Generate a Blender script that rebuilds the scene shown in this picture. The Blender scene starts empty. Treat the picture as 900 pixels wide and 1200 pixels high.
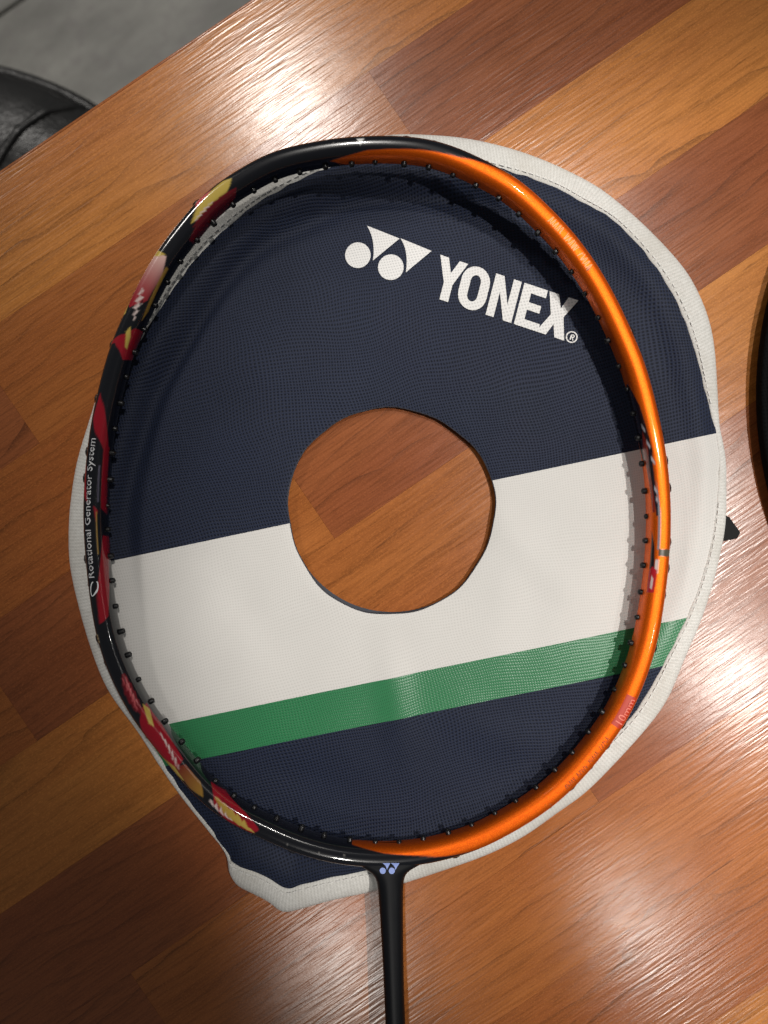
import bpy, bmesh, math, random
import numpy as np
from mathutils import Vector, Matrix, noise
from mathutils.bvhtree import BVHTree

random.seed(7)
scene = bpy.context.scene
COL = scene.collection
R = math.radians

# ------------------------------------------------------------------ camera
CAM_H = 0.27                       # lens height above the table top
F = 900.0                          # focal length in units of the traced drawing
cam_d = bpy.data.cameras.new('camera')
cam = bpy.data.objects.new('camera', cam_d); COL.objects.link(cam)
cam.location = (0, 0, CAM_H); cam.rotation_euler = (0, 0, 0)
cam_d.sensor_fit = 'VERTICAL'; cam_d.sensor_height = 36; cam_d.lens = 27
cam_d.clip_start = 0.01; cam_d.clip_end = 50
cam_d.dof.use_dof = True; cam_d.dof.focus_distance = CAM_H - 0.008; cam_d.dof.aperture_fstop = 9.5
scene.camera = cam

# ------------------------------------------------------------------ light of the room
world = bpy.data.worlds.new('World'); scene.world = world; world.use_nodes = True
bg = world.node_tree.nodes['Background']
bg.inputs[0].default_value = (0.95, 0.97, 1.0, 1); bg.inputs[1].default_value = 0.10

FLOOR_Z = -0.75
def spot(name, loc, target, power, color=(1, 0.955, 0.9), size=100, blend=0.6, radius=0.03):
    d = bpy.data.lights.new(name, 'SPOT'); d.energy = power; d.color = color
    d.spot_size = R(size); d.spot_blend = blend; d.shadow_soft_size = radius
    o = bpy.data.objects.new(name, d); COL.objects.link(o); o.location = loc
    o.rotation_euler = (Vector(target) - Vector(loc)).to_track_quat('-Z', 'Y').to_euler()
    return o
# ceiling downlights, and last an added fill for the floor
spot('downlight_right', (0.62, 0.02, 1.50), (0.13, -0.03, 0), 62, size=14.8, blend=0.35, radius=0.022)
spot('downlight_back_right', (0.36, 0.56, 1.50), (0.07, 0.08, 0), 34, size=17, blend=0.5, radius=0.022)
spot('downlight_right_front', (0.80, -0.37, 1.50), (0.21, -0.10, 0), 36, size=11, blend=0.9, radius=0.03)
spot('downlight_front', (0.54, -0.92, 1.5), (0.21, -0.15, 0), 30, size=10, blend=0.9, radius=0.03)
spot('downlight_near', (-0.12, -1.00, 1.5), (0.085, -0.155, 0), 13, size=8.6, blend=0.4, radius=0.03)
spot('downlight_back', (-0.21, 0.91, 1.50), (-0.02, 0.21, 0), 34, size=12, blend=0.9, radius=0.035)
spot('downlight_back_left', (-1.35, 1.30, 1.50), (-0.17, 0.13, 0), 80, size=11.5, blend=0.9, radius=0.16)
spot('fill_floor_stool', (-0.55, 1.5, 1.50), (-0.36, 0.46, FLOOR_Z), 82, size=28, blend=0.7, radius=0.05)  # added fill with no known source, brightens the dark floor and stool

vs = scene.view_settings
vs.view_transform = 'Standard'; vs.look = 'None'; vs.exposure = 0; vs.gamma = 1
scene.cycles.max_bounces = 6

# ------------------------------------------------------------------ helpers
def pt(u, v, z=0.0):
    k = (CAM_H - z) / F
    return Vector(((u - 450) * k, (600 - v) * k, z))

def tag(o, label=None, cat=None, kind=None, group=None):
    if label: o['label'] = label
    if cat: o['category'] = cat
    if kind: o['kind'] = kind
    if group: o['group'] = group
    return o

def empty(name, loc=(0, 0, 0), rotz=0, label=None, cat=None, kind=None):
    o = bpy.data.objects.new(name, None); COL.objects.link(o)
    o.location = loc; o.rotation_euler = (0, 0, rotz); o.empty_display_size = 0.02
    return tag(o, label, cat, kind)

def link(name, me, mat, parent=None, smooth=True):
    o = bpy.data.objects.new(name, me); COL.objects.link(o)
    if mat is not None and not me.materials: me.materials.append(mat)
    if smooth:
        me.polygons.foreach_set('use_smooth', [True] * len(me.polygons))
    if parent is not None: o.parent = parent
    return o

def mesh(name, verts, faces):
    me = bpy.data.meshes.new(name); me.from_pydata([tuple(v) for v in verts], [], faces); me.update()
    return me

def from_bm(name, bm):
    bmesh.ops.recalc_face_normals(bm, faces=bm.faces[:])
    me = bpy.data.meshes.new(name); bm.to_mesh(me); bm.free(); return me

def loft(rings, closed_ring=True, cap=True, closed_path=False):
    n = len(rings[0]); V = [p for r in rings for p in r]; Fc = []
    m = len(rings)
    for i in range(m if closed_path else m - 1):
        j = (i + 1) % m
        for k in range(n if closed_ring else n - 1):
            l = (k + 1) % n
            Fc.append((i * n + k, i * n + l, j * n + l, j * n + k))
    if cap and closed_ring and not closed_path:
        Fc.append(tuple(range(n - 1, -1, -1))); Fc.append(tuple((m - 1) * n + k for k in range(n)))
    return V, Fc

def bevel_box(name, sx, sy, sz, bev, seg=2):
    bm = bmesh.new(); bmesh.ops.create_cube(bm, size=1)
    for v in bm.verts: v.co = Vector((v.co.x * sx, v.co.y * sy, v.co.z * sz))
    if bev: bmesh.ops.bevel(bm, geom=bm.edges[:], offset=bev, segments=seg, affect='EDGES', profile=0.5)
    return from_bm(name, bm)

def catmull(P, per=24, closed=True):
    P = np.asarray(P, float); n = len(P); out = []
    for i in range(n if closed else n - 1):
        if closed: p0, p1, p2, p3 = P[i - 1], P[i], P[(i + 1) % n], P[(i + 2) % n]
        else: p0, p1, p2, p3 = P[max(i - 1, 0)], P[i], P[i + 1], P[min(i + 2, n - 1)]
        for t in np.arange(per) / per:
            out.append(0.5 * ((2 * p1) + (-p0 + p2) * t + (2 * p0 - 5 * p1 + 4 * p2 - p3) * t * t + (-p0 + 3 * p1 - 3 * p2 + p3) * t ** 3))
    if not closed: out.append(P[-1])
    return np.array(out)

def resample(P, n, cols=None):
    Q = np.vstack([P, P[:1]]); d = np.r_[0, np.cumsum(np.linalg.norm(np.diff(Q[:, :2], axis=0), axis=1))]
    s = np.linspace(0, d[-1], n, endpoint=False)
    return np.stack([np.interp(s, d, Q[:, k]) for k in range(Q.shape[1])], 1)

def gsmooth(P, sig):
    r = int(sig * 3) + 1; w = np.exp(-0.5 * (np.arange(-r, r + 1) / sig) ** 2); w /= w.sum()
    return sum(np.roll(P, k, axis=0) * w[k + r] for k in range(-r, r + 1))

# ------------------------------------------------------------------ materials
class NT:
    def __init__(s, name):
        s.m = bpy.data.materials.new(name); s.m.use_nodes = True
        s.t = s.m.node_tree; s.b = s.t.nodes['Principled BSDF']
    def n(s, typ, **kw):
        x = s.t.nodes.new(typ)
        for k, v in kw.items():
            if k.startswith('i_'):
                key = k[2:]; key = int(key) if key.isdigit() else key.replace('_', ' ')
                if hasattr(v, 'is_output'): s.t.links.new(v, x.inputs[key])
                else: x.inputs[key].default_value = v
            else: setattr(x, k, v)
        return x
    def math(s, op, a, b=None, c=None):
        x = s.t.nodes.new('ShaderNodeMath'); x.operation = op
        for i, v in enumerate((a, b, c)):
            if v is None: continue
            if hasattr(v, 'is_output'): s.t.links.new(v, x.inputs[i])
            else: x.inputs[i].default_value = v
        return x.outputs[0]
    def mix(s, f, a, b, mode='MIX'):
        x = s.t.nodes.new('ShaderNodeMix'); x.data_type = 'RGBA'; x.blend_type = mode
        for i, v in ((0, f), (6, a), (7, b)):
            if hasattr(v, 'is_output'): s.t.links.new(v, x.inputs[i])
            else: x.inputs[i].default_value = v if i == 0 else (*v, 1) if len(v) == 3 else v
        return x.outputs[2]
    def ramp(s, f, stops):
        x = s.t.nodes.new('ShaderNodeValToRGB'); s.t.links.new(f, x.inputs[0])
        e = x.color_ramp.elements
        while len(e) < len(stops): e.new(0.5)
        for q, (p, c) in zip(e, stops): q.position = p; q.color = (*c, 1) if len(c) == 3 else c
        return x.outputs[0]
    def set(s, **kw):
        for k, v in kw.items():
            i = s.b.inputs[k.replace('_', ' ')]
            if hasattr(v, 'is_output'): s.t.links.new(v, i)
            else: i.default_value = (*v, 1) if isinstance(v, tuple) and len(v) == 3 else v
        return s
    def coords(s, rot=0.0, scale=(1, 1, 1), vec=None):
        if vec is None: vec = s.n('ShaderNodeTexCoord').outputs['Object']
        return s.n('ShaderNodeMapping', i_Vector=vec, i_Rotation=(0, 0, rot), i_Scale=scale).outputs[0]
    def bump(s, h, strength, dist, normal=None):
        x = s.n('ShaderNodeBump', i_Height=h, i_Strength=strength, i_Distance=dist)
        if normal is not None: s.t.links.new(normal, x.inputs['Normal'])
        return x.outputs[0]

def wood(name, light, dark, red):
    t = NT(name)
    oc = t.n('ShaderNodeTexCoord').outputs['Object']
    rnd = t.n('ShaderNodeObjectInfo').outputs['Random']
    off = t.n('ShaderNodeCombineXYZ', i_X=t.math('MULTIPLY', rnd, 3.7), i_Y=t.math('MULTIPLY', rnd, 1.9), i_Z=t.math('MULTIPLY', rnd, 5.3)).outputs[0]
    p = t.n('ShaderNodeVectorMath', operation='ADD', i_0=oc, i_1=off).outputs[0]
    def st(sx, sy): return t.coords(scale=(sx, sy, 1), vec=p)
    warp = t.n('ShaderNodeTexNoise', i_Vector=st(5, 16), i_Scale=1.0, i_Detail=2.0).outputs[0]
    sep = t.n('ShaderNodeSeparateXYZ', i_Vector=p)
    # growth rings : distance across the board bent by a slow noise
    ring = t.math('ADD', t.math('MULTIPLY', sep.outputs[1], 130.0), t.math('MULTIPLY', warp, 6.0))
    ring = t.math('ADD', ring, t.math('MULTIPLY', t.n('ShaderNodeTexNoise', i_Vector=st(30, 60), i_Scale=1.0, i_Detail=2.0).outputs[0], 1.2))
    fr = t.math('FRACT', ring)
    rmask = t.math('POWER', fr, 8.0)
    rstr = t.n('ShaderNodeTexNoise', i_Vector=st(9, 120), i_Scale=1.0, i_Detail=1.0).outputs[0]
    rline = t.math('MULTIPLY', rmask, t.ramp(rstr, [(0.38, (0, 0, 0)), (0.66, (1, 1, 1))]))
    broad = t.n('ShaderNodeTexNoise', i_Vector=st(6, 55), i_Scale=1.0, i_Detail=3.0, i_Roughness=0.6).outputs[0]
    fine = t.n('ShaderNodeTexNoise', i_Vector=st(60, 1100), i_Scale=1.0, i_Detail=2.0, i_Roughness=0.6).outputs[0]
    pore = t.n('ShaderNodeTexNoise', i_Vector=st(140, 2600), i_Scale=1.0, i_Detail=1.0).outputs[0]
    speck = t.n('ShaderNodeTexNoise', i_Vector=st(1500, 2200), i_Scale=1.0, i_Detail=1.0).outputs[0]
    c = t.mix(t.ramp(broad, [(0.32, (0, 0, 0)), (0.68, (1, 1, 1))]), dark, light)
    patch = t.n('ShaderNodeTexNoise', i_Vector=st(8, 26), i_Scale=1.0, i_Detail=2.0).outputs[0]
    c = t.mix(t.ramp(patch, [(0.45, (0, 0, 0)), (0.75, (0.75, 0.75, 0.75))]), c, red)
    c = t.mix(t.ramp(fine, [(0.30, (0.50, 0.50, 0.50)), (0.56, (0, 0, 0))]), c, tuple(x * 0.55 for x in dark))
    c = t.mix(t.math('MULTIPLY', rline, 0.72), c, tuple(x * 0.30 for x in dark))
    c = t.mix(t.ramp(pore, [(0.24, (0.45, 0.45, 0.45)), (0.36, (0, 0, 0))]), c, tuple(x * 0.28 for x in dark))
    c = t.mix(t.ramp(speck, [(0.5, (0, 0, 0)), (0.8, (0.35, 0.35, 0.35))]), c, tuple(min(1, x * 1.5) for x in light))
    # embossed pores of the laminate: long thin grooves along the grain
    g1 = t.n('ShaderNodeTexNoise', i_Vector=st(85, 1050), i_Scale=1.0, i_Detail=1.0, i_Roughness=0.4).outputs[0]
    g2 = t.n('ShaderNodeTexNoise', i_Vector=st(700, 900), i_Scale=1.0, i_Detail=1.0).outputs[0]
    nrm = t.bump(g1, 1.0, 0.000062)
    nrm = t.bump(g2, 1.0, 0.000007, nrm)
    nrm = t.bump(speck, 1.0, 0.000006, nrm)
    t.set(Base_Color=c, Roughness=t.math('ADD', 0.165, t.math('MULTIPLY', fine, 0.09)), Normal=nrm)
    t.b.inputs['Specular IOR Level'].default_value = 0.45
    return t.m

WOOD_LIGHT = wood('light_laminate', (0.52, 0.200, 0.042), (0.39, 0.134, 0.025), (0.38, 0.116, 0.024))
WOOD_MID = wood('medium_laminate', (0.41, 0.138, 0.031), (0.30, 0.090, 0.019), (0.295, 0.078, 0.019))
WOOD_RED = wood('reddish_laminate', (0.30, 0.092, 0.028), (0.215, 0.060, 0.017), (0.23, 0.058, 0.018))

def plain(name, col, rough=0.5, metal=0.0, coat=0.0):
    t = NT(name); t.set(Base_Color=col, Roughness=rough, Metallic=metal)
    t.b.inputs['Coat Weight'].default_value = coat; t.b.inputs['Coat Roughness'].default_value = 0.06
    return t.m

def weave(name, ca, cb, period, depth, rough, spec=0.3, rot=-11.8, coarse=0.35):
    """plain woven cloth: two sets of crossing threads"""
    t = NT(name)
    oc = t.n('ShaderNodeTexCoord').outputs['Object']
    w = t.n('ShaderNodeTexNoise', i_Vector=oc, i_Scale=14.0, i_Detail=2.0)
    wv = t.n('ShaderNodeVectorMath', operation='SCALE', i_0=w.outputs['Color'], i_Scale=0.022).outputs[0]
    p = t.n('ShaderNodeVectorMath', operation='ADD', i_0=oc, i_1=wv).outputs[0]
    p = t.coords(rot=R(rot), vec=p)
    s = t.n('ShaderNodeSeparateXYZ', i_Vector=p); k = 2 * math.pi / period
    sx = t.math('SINE', t.math('MULTIPLY', s.outputs[0], k)); sy = t.math('SINE', t.math('MULTIPLY', s.outputs[1], k * 0.94))
    h = t.math('SUBTRACT', 1.0, t.math('MULTIPLY', t.math('MULTIPLY_ADD', sx, 0.42, 0.58), t.math('MULTIPLY_ADD', sy, 0.5, 0.5)))
    jit = t.n('ShaderNodeTexNoise', i_Vector=oc, i_Scale=1300.0, i_Detail=1.0).outputs[0]
    h = t.math('ADD', t.math('MULTIPLY', h, 0.8), t.math('MULTIPLY', jit, 0.35))
    blotch = t.n('ShaderNodeTexNoise', i_Vector=oc, i_Scale=45.0, i_Detail=3.0).outputs[0]
    f = t.ramp(h, [(0.30, (0, 0, 0)), (0.85, (1, 1, 1))])
    c = t.mix(f, ca, cb)
    c = t.mix(t.math('MULTIPLY', blotch, coarse), c, tuple(x * 0.8 for x in ca))
    t.set(Base_Color=c, Roughness=rough, Normal=t.bump(h, 1.0, depth))
    t.b.inputs['Specular IOR Level'].default_value = spec
    return t.m

NAVY = weave('navy_polyester', (0.0016, 0.0030, 0.0085), (0.0145, 0.0215, 0.048), 0.00102, 0.00016, 0.6, 0.22)
CREAM = weave('cream_printed_cloth', (0.60, 0.585, 0.555), (0.69, 0.675, 0.645), 0.00092, 0.00006, 0.55, 0.3)
GREEN = weave('green_printed_cloth', (0.014, 0.125, 0.045), (0.026, 0.20, 0.075), 0.00085, 0.00007, 0.36, 0.5)
LINING = plain('grey_lining', (0.05, 0.055, 0.07), 0.8)
PRINT = weave('white_print', (0.56, 0.56, 0.55), (0.78, 0.775, 0.76), 0.00105, 0.00008, 0.5, 0.3)
THREAD = plain('white_thread', (0.72, 0.71, 0.68), 0.7)
BLACK_PLASTIC = plain('black_plastic', (0.008, 0.008, 0.009), 0.35)
BLACK_GLOSS = plain('satin_black_paint', (0.004, 0.0045, 0.006), 0.42)
BLACK_GLOSS.node_tree.nodes['Principled BSDF'].inputs['Specular IOR Level'].default_value = 0.22
WHITE_INK = plain('white_ink', (0.72, 0.72, 0.74), 0.35)
GREY_INK = plain('silver_ink', (0.55, 0.55, 0.56), 0.35)
BLUE_INK = plain('pale_blue_ink', (0.27, 0.36, 0.72), 0.4)
RED_INK = plain('red_ink', (0.48, 0.030, 0.006), 0.45)
PINK_INK = plain('pale_red_ink', (0.80, 0.20, 0.14), 0.35)
ORANGE_INK = plain('pale_orange_ink', (0.90, 0.33, 0.08), 0.4)
RUST_INK = plain('rust_ink', (0.30, 0.05, 0.008), 0.7)

def tape_mat():
    t = NT('white_binding_tape')
    a = t.n('ShaderNodeAttribute', attribute_name='tape').outputs['Vector']
    s = t.n('ShaderNodeSeparateXYZ', i_Vector=a)
    rib = t.math('SINE', t.math('MULTIPLY', s.outputs[0], 2 * math.pi / 0.00115))
    rib2 = t.math('SINE', t.math('MULTIPLY', s.outputs[1], 2 * math.pi / 0.0011))
    j = t.n('ShaderNodeTexNoise', i_Vector=t.n('ShaderNodeTexCoord').outputs['Object'], i_Scale=900.0, i_Detail=2.0).outputs[0]
    h = t.math('ADD', t.math('MULTIPLY', t.math('MULTIPLY', rib, t.math('MULTIPLY_ADD', rib2, 0.5, 0.6)), 0.3), j)
    dirt = t.n('ShaderNodeTexNoise', i_Vector=t.n('ShaderNodeTexCoord').outputs['Object'], i_Scale=60.0, i_Detail=4.0).outputs[0]
    c = t.mix(t.ramp(h, [(0.2, (0, 0, 0)), (0.9, (1, 1, 1))]), (0.56, 0.55, 0.515), (0.73, 0.72, 0.685))
    c = t.mix(t.ramp(dirt, [(0.48, (0, 0, 0)), (0.78, (0.5, 0.5, 0.5))]), c, (0.46, 0.43, 0.37))
    t.set(Base_Color=c, Roughness=0.75, Normal=t.bump(h, 1.0, 0.00012))
    return t.m
TAPE = tape_mat()

def paint_mat():
    t = NT('painted_frame')
    c = t.n('ShaderNodeAttribute', attribute_name='paint')
    fl = t.n('ShaderNodeTexNoise', i_Vector=t.n('ShaderNodeTexCoord').outputs['Object'], i_Scale=3800.0, i_Detail=0.0).outputs[0]
    flake = t.math('MULTIPLY', c.outputs['Alpha'], t.ramp(fl, [(0.35, (0, 0, 0)), (0.75, (1, 1, 1))]))
    col = t.mix(flake, c.outputs['Color'], t.mix(1.0, c.outputs['Color'], (1.3, 1.7, 1.6), 'MULTIPLY'))
    t.set(Base_Color=col, Metallic=t.math('MULTIPLY', c.outputs['Alpha'], 0.72), Roughness=t.math('MULTIPLY_ADD', c.outputs['Alpha'], 0.27, 0.20))
    t.b.inputs['Specular IOR Level'].default_value = 0.30; t.set(Coat_Weight=t.math('MULTIPLY_ADD', c.outputs['Alpha'], -0.55, 0.65))
    t.b.inputs['Coat Roughness'].default_value = 0.05
    return t.m
PAINT = paint_mat()

def leather_mat():
    t = NT('black_leather')
    oc = t.n('ShaderNodeTexCoord').outputs['Object']
    h = t.n('ShaderNodeTexVoronoi', i_Vector=oc, i_Scale=420.0).outputs['Distance']
    w = t.n('ShaderNodeTexNoise', i_Vector=oc, i_Scale=28.0, i_Detail=4.0).outputs[0]
    t.set(Base_Color=t.mix(w, (0.008, 0.008, 0.008), (0.036, 0.035, 0.033)), Roughness=t.math('MULTIPLY_ADD', w, 0.2, 0.28),
          Normal=t.bump(w, 0.6, 0.004, t.bump(h, 0.5, 0.0004)))
    return t.m
LEATHER = leather_mat()

def floor_mat():
    t = NT('grey_concrete_tile')
    oc = t.n('ShaderNodeTexCoord').outputs['Object']
    a = t.n('ShaderNodeTexNoise', i_Vector=t.coords(rot=R(-20), scale=(5, 14, 1), vec=oc), i_Scale=1.0, i_Detail=6.0, i_Roughness=0.62).outputs[0]
    b = t.n('ShaderNodeTexNoise', i_Vector=oc, i_Scale=60.0, i_Detail=4.0).outputs[0]
    c = t.ramp(a, [(0.32, (0.19, 0.185, 0.165)), (0.68, (0.40, 0.39, 0.35))])
    c = t.mix(t.ramp(b, [(0.3, (0.5, 0.5, 0.5)), (0.5, (0, 0, 0))]), c, (0.22, 0.20, 0.19))
    t.set(Base_Color=c, Roughness=0.5)
    return t.m
FLOOR = floor_mat()

# ------------------------------------------------------------------ floor
FZ = -0.75
ANG = math.atan(0.68)
g = Vector((math.cos(ANG), math.sin(ANG), 0)); nn = Vector((math.sin(ANG), -math.cos(ANG), 0))   # grain, and across it (towards the viewer)
floor = link('floor', bevel_box('floor', 4.4, 4.4, 0.04, 0), plain('grey_grout', (0.10, 0.10, 0.095), 0.9), smooth=False)
floor.location = (0, 0, FZ - 0.028); floor.rotation_euler = (0, 0, ANG); tag(floor, kind='structure')
floor['label'] = 'grey concrete-look tiled floor far below the table'
seam = pt(0, 18, 0) * ((CAM_H - FZ) / CAM_H); seam.z = 0
TS = 0.60; tile_me = bevel_box('floor_tile', TS - 0.004, TS - 0.004, 0.010, 0.0012, 1)
inv = Matrix.Rotation(-ANG, 3, 'Z'); sl = inv @ seam
for i in range(-3, 4):
    for j in range(-3, 4):
        x, y = 0.10 + i * TS, sl.y - TS / 2 + j * TS
        if abs(x) > 1.85 or abs(y) > 1.85: continue
        o = link('floor_tile', tile_me, FLOOR, floor, smooth=False); o.location = (x, y, 0.0245)

# ------------------------------------------------------------------ table
EDGE = pt(0, 204)                                # a point on the far edge of the table top
PW = 173.5 * math.cos(ANG) * CAM_H / F           # width of one strip of the laminate
def tb(l, q, z=0): v = EDGE + g * l + nn * q; v.z = z; return v
def along(u, v): return (pt(u, v) - EDGE).dot(g)
L0, L1, ROWS = -0.42, 0.98, 17
ctr = tb((L0 + L1) / 2, PW * ROWS / 2)
table = empty('wooden_table', (ctr.x, ctr.y, FZ), ANG, 'wooden strip-patterned laminate table under the racket and its cover', 'table')
def tpart(name, me, mat, l, q, z, smooth=False):
    o = link(name, me, mat, table, smooth); w = tb(l, q) - tb((L0 + L1) / 2, PW * ROWS / 2)
    o.location = (w.dot(g), -w.dot(nn), z - FZ); return o
core = tpart('table_core', bevel_box('table_core', L1 - L0, PW * ROWS, 0.022, 0.0004), plain('dark_board', (0.10, 0.035, 0.010), 0.6), (L0 + L1) / 2, PW * ROWS / 2, -0.0141)
band_me = bevel_box('edge_band', L1 - L0, 0.0012, 0.025, 0.0004)
for q in (-0.0006, PW * ROWS + 0.0006): tpart('edge_band', band_me, WOOD_MID, (L0 + L1) / 2, q, -0.0127)
joints = {0: [(-0.20, 'M'), (0.55, 'L'), (9, 'M')],
          1: [(along(27, 491), 'R'), (along(470, 140), 'M'), (9, 'R')],
          2: [(along(300, 400), 'M'), (0.80, 'L'), (9, 'R')],
          3: [(along(-30, 760), 'M'), (along(130, 690), 'R'), (along(375, 606), 'M'), (0.78, 'R'), (9, 'M')],
          4: [(-0.02, 'L'), (0.10, 'M'), (9, 'L')],
          5: [(0.26, 'R'), (0.42, 'M'), (9, 'R')],
          6: [(-0.12, 'R'), (0.05, 'M'), (0.62, 'R'), (9, 'M')],
          7: [(-0.20, 'R'), (0.20, 'M'), (9, 'R')],
          8: [(0.33, 'M'), (9, 'R')]}
WM = {'L': WOOD_LIGHT, 'M': WOOD_MID, 'R': WOOD_RED}
for k in range(ROWS):
    js = joints.get(k) or [(random.uniform(0.0, 0.3), random.choice('LMR')), (random.uniform(0.45, 0.8), random.choice('LMR')), (9, random.choice('LMR'))]
    a = L0
    for b, tone in js:
        b = min(b, L1)
        if b - a > 0.01:
            me = bevel_box('plank', b - a - 0.00005, PW - 0.00005, 0.003, 0)
            tpart('plank', me, WM[tone], (a + b) / 2, PW * (k + 0.5), -0.0015)
        a = b
leg_me = bevel_box('leg', 0.05, 0.05, 0.72, 0.003)
for l in (L0 + 0.06, L1 - 0.06):
    for q in (0.06, PW * ROWS - 0.06): tpart('leg', leg_me, BLACK_PLASTIC, l, q, FZ + 0.36)

# ------------------------------------------------------------------ leather stool beyond the table edge
SZ = -0.27; k = (CAM_H - SZ) / F
stool = empty('leather_stool', ((-112 - 450) * k, (600 - 425) * k, FZ), 0, 'black leather round stool seat with a stitched seam, beside the table edge', 'stool')
RS = 390 * k; rings = []
prof = [(0.0, 0.0), (0.5, -0.002), (0.78, -0.006), (0.88, -0.012), (0.945, -0.022), (0.97, -0.031)]
rings = [[Vector((RS * r * math.cos(2 * math.pi * i / 96), RS * r * math.sin(2 * math.pi * i / 96), SZ - FZ + z)) for i in range(96)] for r, z in prof if r > 0]
V, Fc = loft(rings, cap=False); V.append(Vector((0, 0, SZ - FZ))); Fc += [(len(V) - 1, i, (i + 1) % 96) for i in range(96)]
link('seat', mesh('seat', V, Fc), LEATHER, stool)
def torus(Rm, r, z, seg=96, sides=8):
    return loft([[Vector(((Rm + r * math.cos(b)) * math.cos(a), (Rm + r * math.cos(b)) * math.sin(a), z + r * math.sin(b))) for b in (2 * math.pi * j / sides for j in range(sides))] for a in (2 * math.pi * i / seg for i in range(seg))], closed_path=True)
link('piping', mesh('piping', *torus(RS * 0.975, 0.006, SZ - FZ - 0.034)), LEATHER, stool)
V, Fc = loft([[Vector((RS * r * math.cos(2 * math.pi * i / 96), RS * r * math.sin(2 * math.pi * i / 96), SZ - FZ + z)) for i in range(96)] for r, z in [(0.97, -0.038), (1.0, -0.05), (1.0, -0.075), (0.96, -0.085), (0.3, -0.085)]], cap=False)
link('seat_side', mesh('seat_side', V, Fc), LEATHER, stool)
# stitched seam running across the seat
sp = catmull([(81, 101), (70, 106), (60, 112), (37, 128), (10, 158), (-20, 210)], 10, closed=False)
pts = []
for u, v in sp:
    x, y = (u - 450) * k - stool.location.x, (600 - v) * k - stool.location.y
    r = math.hypot(x, y) / RS; z = np.interp(r, [p[0] for p in prof], [p[1] for p in prof])
    pts.append(Vector((x, y, SZ - FZ + z + 0.0004)))
rings = []
for i, p in enumerate(pts):
    t_ = (pts[min(i + 1, len(pts) - 1)] - pts[max(i - 1, 0)]).normalized(); s_ = t_.cross(Vector((0, 0, 1))).normalized()
    rings.append([p + s_ * 0.0035 * math.cos(b) + Vector((0, 0, 0.0022 * math.sin(b))) for b in (2 * math.pi * j / 8 for j in range(8))])
link('seam', mesh('seam', *loft(rings)), LEATHER, stool)
def cyl(r0, r1, z0, z1, n=32, bulge=()):
    zs = [(r0, z0)] + list(bulge) + [(r1, z1)]
    return loft([[Vector((r * math.cos(2 * math.pi * i / n), r * math.sin(2 * math.pi * i / n), z)) for i in range(n)] for r, z in zs])
CHROME = plain('brushed_steel', (0.5, 0.5, 0.5), 0.3, 1.0)
link('column', mesh('column', *cyl(0.03, 0.025, 0.02, SZ - FZ - 0.08)), CHROME, stool)
link('base', mesh('base', *cyl(0.20, 0.032, 0.0, 0.03, bulge=[(0.20, 0.008), (0.12, 0.016)])), CHROME, stool)

# ------------------------------------------------------------------ racket cover
OUT = [(460,157),(504,158),(549,162),(593,172),(627,183),(660,197),(700,218),(729,240),(755.5,264),(782,291),(809,324),(829,367),(838,409),(842,464),(844,504),(851,531),(852,575),(851.5,615),(846,644),(835,689),(820,733),(804,769),(784,818),(762,849),(731,884),(687,929),(653,953),(615,980),(571,1002),(527,1018),(475,1035),(438,1045),(389,1055),(355,1065),(331,1069),(316,1058),(300,1049),(280,1040),(269,1024),(264,1000),(244.5,975),(213,935),(185,895),(159,855),(125.5,809),(103,751),(89,700),(81,660),(80,623),(82,590),(90,540),(103,497),(115,457),(126,425),(142,385),(175,325),(215,270),(265,225),(310,193),(360,175),(410,166)]
INN = [(457,189),(508,191),(554,193),(600,204),(630,213),(657,224),(684,240),(708,252),(728,268),(755.5,298),(782,335.5),(804,382),(815.5,420),(826,462),(838,506),(842,540),(840,575),(836,612),(831,644),(818,689),(800,733),(781,769),(762,805),(741,838),(712,868),(672,908),(640,930),(604,955),(562,975),(520,992),(468,1008),(432,1018),(384,1028),(352,1036),(335,1040),(318,1030),(304,1022),(285,1016),(272,1010),(268,1001),(248.5,972.5),(217,932),(190,891),(168,850),(143,800),(124,745),(112,696),(108,658),(108,622),(110,592),(118,548),(128,508),(142,455),(150,433),(170,395),(206,338),(243,291),(293,247),(330,225),(380,201),(413,193)]
C4 = catmull(np.hstack([np.array(OUT, float), np.array(INN, float)]), 16)
N = 560
C4 = resample(C4, N); C4s = gsmooth(C4, 2.6); C4t = gsmooth(C4, 0.8)
wt = np.clip(1.4 - np.minimum.reduce([np.hypot(C4[:, 0] - a_, C4[:, 1] - b_) for a_, b_ in ((331, 1069), (269, 1028), (264, 1000))]) / 30, 0, 1)[:, None]
C4 = C4s * (1 - wt) + C4t * wt
HC = (458.0, 598.0); HR = 122.0
base_c = pt(*HC)
cover = empty('racket_cover', (base_c.x, base_c.y, 0), 0, 'navy, cream and green racket head cover with round hole and white binding', 'racket cover')
def nz(x, y, s, seed=0.0): return noise.noise(Vector((x * s + seed, y * s - seed, seed * 0.37)))

inner_w, outer_w, zI = [], [], []
for i, (ou, ov, iu, iv) in enumerate(C4):
    w = math.hypot(ou - iu, ov - iv) * 0.0003
    z_ = 0.0026 + 0.0022 * min(1, w / 0.008) + 0.00045 * nz(iu, iv, 0.016, 3.1)
    zI.append(z_); inner_w.append(pt(iu, iv, z_)); outer_w.append(pt(ou, ov, 0.0020))

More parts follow.
